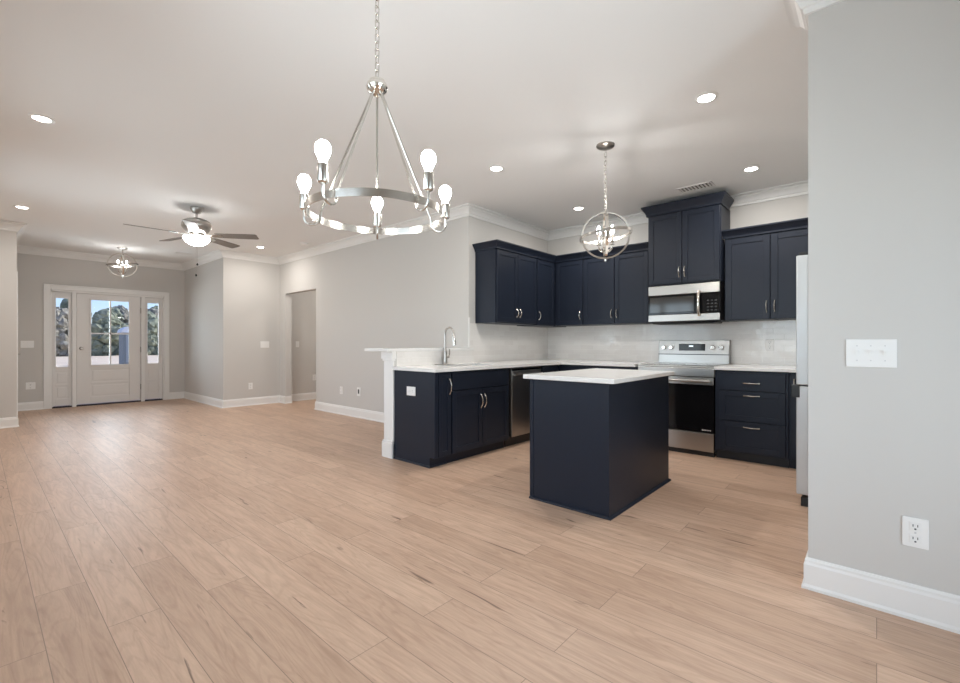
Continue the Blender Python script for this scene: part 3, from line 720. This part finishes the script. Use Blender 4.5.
m.build('buttons', simple('faint_print', (.016, .016, .016), .3), t)
B(MX, MX + .03, 1.246, 2.006, 1.398, 1.473).build('bottom_band', 'steel', t, .003)
m = MB(); m.tube([(MX - .012, 1.448, 1.45), (MX - .04, 1.448, 1.50), (MX - .05, 1.448, 1.585), (MX - .04, 1.448, 1.67), (MX - .012, 1.448, 1.72)], .016, 12); m.box(MX - .02, MX, 1.438, 1.458, 1.45, 1.47); m.box(MX - .02, MX, 1.438, 1.458, 1.70, 1.72)
m.build('handle', 'chrome', t, smooth=True)
m = MB(); m.prism([(MX + .03, 1.394), (5.60, 1.394), (5.56, 1.372), (MX + .08, 1.372)], 'y', 1.30, 1.98); m.build('underside', 'black', t)

# ------------------------------------------------------------------ refrigerator
t = thing('refrigerator', (4.29, .05, 0), 'stainless refrigerator standing just past the near wall end', 'refrigerator')
B(3.845, 4.74, YFR + .03, .345, .03, 1.75).build('body', 'steel_side', t, .004)
for a, b in ((3.84, 4.288), (4.294, 4.745)):
    d = B(a, b, .352, .425, .853, 1.762).build('door', 'steel_side', t, .008, seg=3)
d = B(3.84, 4.745, .352, .425, .085, .843).build('freezer_drawer', 'steel_side', t, .008, seg=3)
B(3.86, 4.72, .25, .40, .0, .06).build('foot_grille', 'black', t, .003)
B(3.832, 3.90, .405, .452, .765, .85).build('middle_hinge', 'black', t, .003)
B(3.85, 3.93, .30, .41, 1.762, 1.785).build('hinge_cover', 'black', t, .003)

# ------------------------------------------------------------------ sink and faucet
m = MB(); z0 = .70; k = .004
m.box(sx0, sx1, sy0, sy1, z0, z0 + k); m.box(sx0 - k, sx0, sy0, sy1, z0, .884); m.box(sx1, sx1 + k, sy0, sy1, z0, .884); m.box(sx0, sx1, sy0 - k, sy0, z0, .884); m.box(sx0, sx1, sy1, sy1 + k, z0, .884)
t = thing('sink', (3.51, 3.31, .70), 'undermount stainless sink in the peninsula worktop', 'sink')
m.build('basin', 'steel', t)
MB().lathe((3.51, 3.31, .704), [(.04, 0), (.04, .002), (.03, .001), (0, .001)], 18).build('drain', 'nickel_dark', t, smooth=True)
fx, fy = 3.425, 3.545
t = thing('faucet', (fx, fy, .915), 'brushed nickel gooseneck faucet behind the sink', 'faucet')
MB().lathe((fx, fy, .915), [(.0, .0), (.030, 0), (.030, .004), (.026, .009), (.022, .03), (.025, .08), (.022, .13), (.015, .17), (.013, .185)], 20).build('base', 'nickel_dark', t, smooth=True)
B(fx - .125, fx + .125, fy - .030, fy + .030, .915, .920).build('deck_plate', 'nickel_dark', t, .002)
pts = [(fx, fy, 1.09), (fx, fy, 1.24)]
for i in range(1, 13):
    a = PI * i / 12; pts.append((fx, fy - .062 + .062*math.cos(a), 1.255 + .062*math.sin(a)))
pts.append((fx, fy - .130, 1.225))
MB().tube(pts, .0130, 12).build('neck', 'nickel_dark', t, smooth=True)
MB().tube([(fx, fy - .129, 1.235), (fx, fy - .136, 1.20), (fx, fy - .146, 1.15), (fx, fy - .149, 1.125)], .014, 12, rad=[.012, .014, .018, .018]).build('spray_head', 'nickel', t, smooth=True)
m = MB(); m.tube([(fx + .015, fy, 1.0), (fx + .055, fy - .005, 1.0)], .014, 12); m.tube([(fx + .055, fy - .005, 1.0), (fx + .065, fy - .006, 1.03), (fx + .062, fy - .006, 1.085)], .006, 8); m.build('lever', 'nickel_dark', t, smooth=True)

# ------------------------------------------------------------------ ceiling things
def add_point(parent, loc, power, r=.03, col=(1, .93, .84), typ='POINT'):
    d = bpy.data.lights.new('lamp_light', typ); d.energy = power; d.color = col
    if typ == 'POINT': d.shadow_soft_size = r
    o = bpy.data.objects.new('lamp_light', d); COL.objects.link(o); o.parent = parent; o.location = Vector(loc) - wloc(parent)
    return o
def downlight_area(parent, power):
    d = bpy.data.lights.new('downlight_beam', 'AREA'); d.shape = 'DISK'; d.size = .095; d.energy = power; d.color = (1, .955, .90)
    o = bpy.data.objects.new('downlight_beam', d); COL.objects.link(o); o.parent = parent; o.location = (0, 0, -.012)
t0 = thing('recessed_light', (3.27, .86, ZC), '', 'recessed light', 'recessed ceiling lights')
MB().lathe((3.27, .86, ZC), [(.074, 0), (.074, -.004), (.066, -.007), (.054, -.007), (.051, -.003), (.051, 0)], 28).build('trim_ring', 'plate', t0, smooth=True)
MB().lathe((3.27, .86, ZC), [(.051, -.001), (.051, -.004), (0, -.005)], 28).build('lens', 'lens', t0)
downlight_area(t0, 11.5)
cans = [((3.27, .86), 'round recessed light over the floor between island and near wall end'),
        ((4.88, .89), 'round recessed light over the drawers beside the range'),
        ((3.27, 2.69), 'round recessed light over the peninsula sink'),
        ((4.90, 2.73), 'round recessed light over the kitchen corner worktop'),
        ((.331, 4.60), 'round recessed living room light, the one far nearer the camera beside the chandelier'),
        ((.386, 7.76), 'round recessed living room light before the stub wall of the entry'),
        ((5.0, 7.65), 'added unseen recessed light brightening the hallway behind the wall opening'),  # lamp added out of view to brighten the dark hallway
        ((3.25, 7.90), 'round recessed living room light between fan and hallway opening')]
for i, ((x, y), lab) in enumerate(cans):
    c = t0 if i == 0 else copy_tree(t0, (x, y, ZC)); c['label'] = lab
cans2 = thing('smoke_detector', (3.60, 7.05, ZC), 'small white round smoke detector on the ceiling by the long wall', 'smoke detector')
MB().lathe((3.60, 7.05, ZC), [(.065, 0), (.065, -.02), (.05, -.032), (0, -.034)], 24).build('cover', 'plate', cans2, smooth=True)

def vent(x0, x1, y0, y1, n, label, along='y'):
    t = thing('ceiling_vent', ((x0+x1)/2, (y0+y1)/2, ZC), label, 'air vent')
    m = MB(); f = .022
    m.box(x0, x1, y0, y0 + f, ZC - .008, ZC); m.box(x0, x1, y1 - f, y1, ZC - .008, ZC); m.box(x0, x0 + f, y0, y1, ZC - .008, ZC); m.box(x1 - f, x1, y0, y1, ZC - .008, ZC)
    m.build('frame', 'plate', t, .002)
    B(x0 + f, x1 - f, y0 + f, y1 - f, ZC - .002, ZC).build('backing', 'vent_dark', t)
    m = MB()
    for i in range(n):
        y = y0 + f + (i + .5) * (y1 - y0 - 2*f)/n; m.prism([(y - .006, ZC - .002), (y - .003, ZC - .002), (y + .006, ZC - .012), (y + .003, ZC - .012)], 'x', x0 + f, x1 - f)
    m.build('louvres', 'plate', t)
vent(4.97, 5.15, 1.26, 1.61, 9, 'white louvred ceiling vent in front of the tall cabinet')
vent(2.42, 2.68, 9.45, 9.60, 4, 'small white ceiling vent in the entry')
t = thing('wall_sensor', (XK, .455, 2.585), 'tiny white round sensor high on the range wall above the cabinet', 'sensor')
MB().lathe((XK, .455, 2.55), [(.022, 0), (.022, -.012), (0, -.016)], 14, 'x').build('cover', 'plate', t, smooth=True)

def chain(m, x, y, z0, z1, link=.034, r=.0022, w=.009):
    n = max(1, int(round((z1 - z0) / (link * .78)))); step = (z1 - z0) / n
    for i in range(n):
        c = z0 + (i + .5) * step; pts = []
        h = link/2 - w
        for k in range(12):
            a = 2*PI*k/12; u = w*math.cos(a); v = w*math.sin(a) + (h if math.sin(a) >= 0 else -h)
            pts.append((x + u, y, c + v) if i % 2 else (x, y + u, c + v))
        m.tube(pts, r, 6, closed=True)

def bulb_mesh(m, x, y, z, R=.03, H=.085):
    m.lathe((x, y, z), [(.012, 0), (.014, .012), (R*.75, H*.34), (R*.98, H*.52), (R, H*.66), (R*.88, H*.82), (R*.55, H*.95), (0, H)], 18)

# --- chandelier over the dining area
cx, cy, RS, RR = 1.192, 1.668, .338, .302
t = thing('chandelier', (cx, cy, ZC), 'round brushed nickel wagon-wheel chandelier with five bare bulbs', 'chandelier')
MB().lathe((cx, cy, ZC), [(.065, 0), (.065, -.012), (.05, -.028), (.012, -.034), (0, -.034)], 28).build('ceiling_canopy', 'nickel', t, smooth=True)
m = MB(); chain(m, cx, cy, 2.327, ZC - .03, .040, .0026, .010); m.build('chain', 'nickel', t, smooth=True)
MB().lathe((cx, cy, 2.247), [(0, 0), (.018, .002), (.026, .010), (.042, .020), (.048, .034), (.044, .050), (.034, .058), (.034, .066), (.012, .074), (.008, .082), (0, .082)], 28).build('hub', 'chrome', t, smooth=True)
zb0, zb1 = 1.701, 1.733
m = MB(); n = 72; q = []
for r_, z in ((RR, zb0), (RR, zb1), (RR - .004, zb1), (RR - .004, zb0)):
    q.append([m.bm.verts.new((cx + r_*math.cos(2*PI*j/n), cy + r_*math.sin(2*PI*j/n), z)) for j in range(n)])
for a in range(4):
    A, C = q[a], q[(a+1) % 4]
    for j in range(n): m.bm.faces.new((A[j], A[(j+1)%n], C[(j+1)%n], C[j]))
m.build('ring_band', 'nickel', t, smooth=True)
for k in range(5):
    a = 4.719 + k * 2*PI/5; ca, sa = math.cos(a), math.sin(a)
    P = lambda r_, z: (cx + r_*ca, cy + r_*sa, z)
    pts = [P(.022, 2.262), P(.262, 1.735)]
    for i in range(9):
        b = PI * (.12 + .88*i/8); rr = (RS - .262)/2
        pts.append(P(.262 + rr - rr*math.cos(b), 1.715 - rr*math.sin(b)*.95))
    pts.append(P(RS, 1.745))
    MB().tube(pts, .0052, 10).build('rod', 'nickel', t, smooth=True)
    s = MB(); s.lathe(P(RS, 1.745), [(.0, 0), (.012, 0), (.020, .006), (.0215, .012), (.0215, .072), (.018, .074), (0, .074)], 18); s = s.build('socket', 'nickel', t, smooth=True)
    bm_ = MB(); bulb_mesh(bm_, *P(RS, 1.818), R=.030, H=.090); bm_.build('bulb', 'bulb', t, smooth=True)

# --- orb fixtures
def orb(name, x, y, ztop, R, zc, label, hang, nl=4, yaw=None):
    if yaw is None: yaw = math.atan2(y, x)
    t = thing(name, (x, y, ztop), label, 'pendant light' if hang else 'ceiling light')
    MB().lathe((x, y, ztop), [(.075, 0), (.075, -.010), (.06, -.022), (.012, -.028), (0, -.028)], 28).build('ceiling_canopy', 'nickel_dark', t, smooth=True)
    if hang:
        m = MB(); chain(m, x, y, zc + R + .03, ztop - .025, .046, .0024, .011); m.build('chain', 'nickel', t, smooth=True)
    else:
        MB().tube([(x, y, ztop - .02), (x, y, zc + R)], .008, 10).build('stem', 'nickel_dark', t, smooth=True)
    for j, (yw, rr) in enumerate(((yaw - PI/2, R), (yaw + .08, R * .97))):
        u = Vector((math.cos(yw), math.sin(yw), 0)); n = 48
        m = MB(); nn = Vector((-u.y, u.x, 0)); wd = .010
        rings = []
        for i in range(n):
            a = 2*PI*i/n; d = u*math.cos(a) + Vector((0, 0, math.sin(a))); c = Vector((x, y, zc))
            rings.append([m.bm.verts.new(c + d*(rr + e) + nn*f) for e, f in ((-.007, -wd), (.007, -wd), (.007, wd), (-.007, wd))])
        for i in range(n):
            A, C = rings[i], rings[(i+1) % n]
            for k in range(4): m.bm.faces.new((A[k], A[(k+1)%4], C[(k+1)%4], C[k]))
        m.build('vertical_ring', 'chrome', t, smooth=True)
    m = MB(); n = 48; rings = []; R2 = R * 1.10; tilt = .13; u = Vector((math.cos(yaw - PI/2), math.sin(yaw - PI/2), tilt)).normalized(); v = Vector((math.cos(yaw), math.sin(yaw), 0)); wv_ = u.cross(v)
    for i in range(n):
        a = 2*PI*i/n; d = u*math.cos(a) + v*math.sin(a); c = Vector((x, y, zc))
        rings.append([m.bm.verts.new(c + d*(R2 + e) + wv_*f) for e, f in ((0, -.012), (.004, -.012), (.004, .012), (0, .012))])
    for i in range(n):
        A, C = rings[i], rings[(i+1) % n]
        for k in range(4): m.bm.faces.new((A[k], A[(k+1)%4], C[(k+1)%4], C[k]))
    m.build('horizontal_band', 'nickel_dark', t, smooth=True)
    MB().tube([(x, y, zc - R - .015), (x, y, zc + R + .03)], .006, 10).build('centre_post', 'nickel', t, smooth=True)
    MB().lathe((x, y, zc - R - .03), [(0, 0), (.010, .006), (.012, .02), (.006, .03)], 14).build('finial', 'nickel', t, smooth=True)
    for k in range(nl):
        a = yaw + PI/4 + k*2*PI/nl; ca, sa = math.cos(a), math.sin(a); ra = R * .40
        P = lambda r_, z: (x + r_*ca, y + r_*sa, z)
        MB().tube([P(0, zc - R*.62), P(ra*.5, zc - R*.70), P(ra, zc - R*.55), P(ra, zc - R*.36)], .0045, 8).build('arm', 'nickel', t, smooth=True)
        MB().lathe(P(ra, zc - R*.36), [(.018, 0), (.020, .004), (.010, .006), (.010, R*.45), (0, R*.45)], 12).build('candle_sleeve', 'nickel', t, smooth=True)
        b = MB(); b.lathe(P(ra, zc + R*.09), [(.006, 0), (.014, .014), (.015, .024), (.010, .040), (0, .056)], 14); b.build('bulb', 'bulb_small' if hang else 'bulb_entry', t, smooth=True)
    return t
orb('orb_pendant', 3.495, 1.695, ZC, .190, 2.045, 'nickel orb pendant on a chain hanging over the kitchen island', True)
orb('semi_flush_light', 1.70, 9.76, ZC, .200, 2.505, 'nickel globe semi-flush light on the entry ceiling before the front door', False)

# --- ceiling fan
fx_, fy_ = 1.80, 6.21; zb = 2.470
t = thing('ceiling_fan', (fx_, fy_, ZC), 'five-blade ceiling fan with lit glass bowl on the living room ceiling', 'ceiling fan')
MB().lathe((fx_, fy_, ZC), [(.070, 0), (.070, -.012), (.062, -.035), (.040, -.065), (.016, -.072), (0, -.072)], 28).build('ceiling_canopy', 'nickel_dark', t, smooth=True)
MB().tube([(fx_, fy_, ZC - .07), (fx_, fy_, 2.60)], .013, 12).build('downrod', 'nickel_dark', t, smooth=True)
MB().lathe((fx_, fy_, 2.475), [(.0, 0), (.075, 0), (.100, .012), (.130, .045), (.158, .085), (.160, .125), (.150, .142), (.152, .152), (.120, .175), (.050, .195), (.020, .205), (0, .205)], 36).build('motor_housing', 'nickel_dark', t, smooth=True)
MB().lathe((fx_, fy_, 2.435), [(.07, 0), (.10, .004), (.105, .018), (.08, .03), (.06, .042), (0, .042)], 30).build('light_fitter', 'nickel', t, smooth=True)
MB().lathe((fx_, fy_, 2.335), [(0, 0), (.030, .003), (.075, .018), (.115, .045), (.140, .080), (.145, .098), (.138, .104), (.0, .104)], 32).build('glass_bowl', 'bowl', t, smooth=True)
MB().lathe((fx_, fy_, 2.318), [(0, 0), (.008, .003), (.010, .010), (.016, .016), (0, .019)], 12).build('finial', 'nickel_dark', t, smooth=True)
cu = Vector((math.cos(TH), math.sin(TH), 0)); cr_ = Vector((math.sin(TH), -math.cos(TH), 0))
for k in range(5):
    a = math.radians(32.5) + k*2*PI/5
    ca, sa = math.cos(a), math.sin(a); u = Vector((ca, sa, 0)); v = Vector((-sa, ca, 0)); pitch = math.radians(-12)
    vv = v*math.cos(pitch) + Vector((0, 0, math.sin(pitch))); nn = u.cross(vv)
    o = Vector((fx_, fy_, zb))
    out = [(.215, -.052), (.23, -.058), (.58, -.068), (.685, -.066), (.700, -.050), (.700, .050), (.685, .066), (.56, .068), (.23, .058), (.215, .052)]
    m = MB(); A = [m.bm.verts.new(o + u*p + vv*q + nn*.004) for p, q in out]; C = [m.bm.verts.new(o + u*p + vv*q - nn*.004) for p, q in out]
    m.bm.faces.new(A); m.bm.faces.new(C[::-1])
    for j in range(len(out)): m.bm.faces.new((A[j], A[(j+1) % len(out)], C[(j+1) % len(out)], C[j]))
    b = m.build('blade', 'blade', t, .002)
    out = [(.09, -.018), (.17, -.014), (.20, -.040), (.285, -.030), (.30, 0), (.285, .030), (.20, .040), (.17, .014), (.09, .018)]
    m = MB(); A = [m.bm.verts.new(o + u*p + vv*q - nn*.005) for p, q in out]; C = [m.bm.verts.new(o + u*p + vv*q - nn*.009) for p, q in out]
    m.bm.faces.new(A); m.bm.faces.new(C[::-1])
    for j in range(len(out)): m.bm.faces.new((A[j], A[(j+1) % len(out)], C[(j+1) % len(out)], C[j]))
    m.build('blade_bracket', 'nickel', b)
for dx, zf in ((.03, 2.11), (-.02, 1.98)):
    p = Vector((fx_, fy_, 0)) * (1 - .10/6.46) + cr_*(dx*.3)
    m = MB(); m.tube([(p.x, p.y, zf), (p.x, p.y, 2.44)], .0012, 5)
    ch = m.build('pull_chain', 'nickel', t)
    MB().lathe((p.x, p.y, zf - .03), [(0, 0), (.010, .006), (.011, .018), (.005, .03), (0, .032)], 12).build('fob', 'black', ch, smooth=True)

# ------------------------------------------------------------------ outside the front door
GZ = -.15
g = MB(); g.box(-200, 200, 11.4, 320, GZ - .1, GZ); structure(g.build('ground_field', 'sky_field'))
t = thing('portable_toilet', (6.80, 36.05, GZ), 'blue-grey portable toilet with white domed roof on the field', 'portable toilet')
px_, py_ = 6.80, 36.05
B(px_ - .6, px_ + .6, py_ - .6, py_ + .6, GZ, GZ + 2.0).build('cabin', 'toilet_blue', t, .03)
B(px_ - .45, px_ + .45, py_ - .63, py_ - .6, GZ + .12, GZ + 1.9).build('cabin_door', simple('pale_blue_plastic', (.33, .365, .38), .5), t, .01)
m = MB(); pf = [(px_ - .68, GZ + 2.0)] + [(px_ + .68*math.cos(PI - PI*i/8), GZ + 2.05 + .38*math.sin(PI*i/8)) for i in range(9)] + [(px_ + .68, GZ + 2.0)]
m.prism(pf, 'y', py_ - .68, py_ + .68); m.build('roof', 'toilet_roof', t)

def tree(x, y, h, r, mat, label, rs):
    t = thing('tree', (x, y, GZ), label, 'tree', 'trees beyond the field')
    rnd = random.Random(rs)
    m = MB()
    for i in range(64):
        a = rnd.uniform(0, 2*PI); q = rnd.random(); zz = h*(.05 + .90*q); prof = math.sin(PI*min(1, .25 + .75*q))**.6
        d = r*rnd.uniform(.1, .78)*prof; rr = r*rnd.uniform(.20, .36)
        b2 = bmesh.ops.create_icosphere(m.bm, subdivisions=2, radius=rr, matrix=Matrix.Translation((x + d*math.cos(a), y + d*math.sin(a), GZ + min(zz, h - rr*.6))))
        for v in b2['verts']:
            v.co += Vector((rnd.uniform(-1, 1), rnd.uniform(-1, 1), rnd.uniform(-1, 1))) * rr * .28
    m.build('foliage', mat, t)
    MB().tube([(x, y, GZ), (x + .1, y, GZ + h*.4), (x, y + .1, GZ + h*.75)], .2, 8, rad=[.28, .2, .08]).build('trunk', 'bark', t)
for row, (dist, x0, n) in enumerate(((64, -6, 8), (68.2, -4.6, 8), (72.4, -3.2, 8))):
    for i in range(n):
        h = random.uniform(4.9, 5.9) + .35*row
        tree(x0 + i*3.9, dist + random.uniform(-.2, .2), h, 1.92, 'leaf1' if (i + row) % 3 else 'leaf2',
             'leafy tree in the row closing the far side of the field', 40 + i + 20*row)
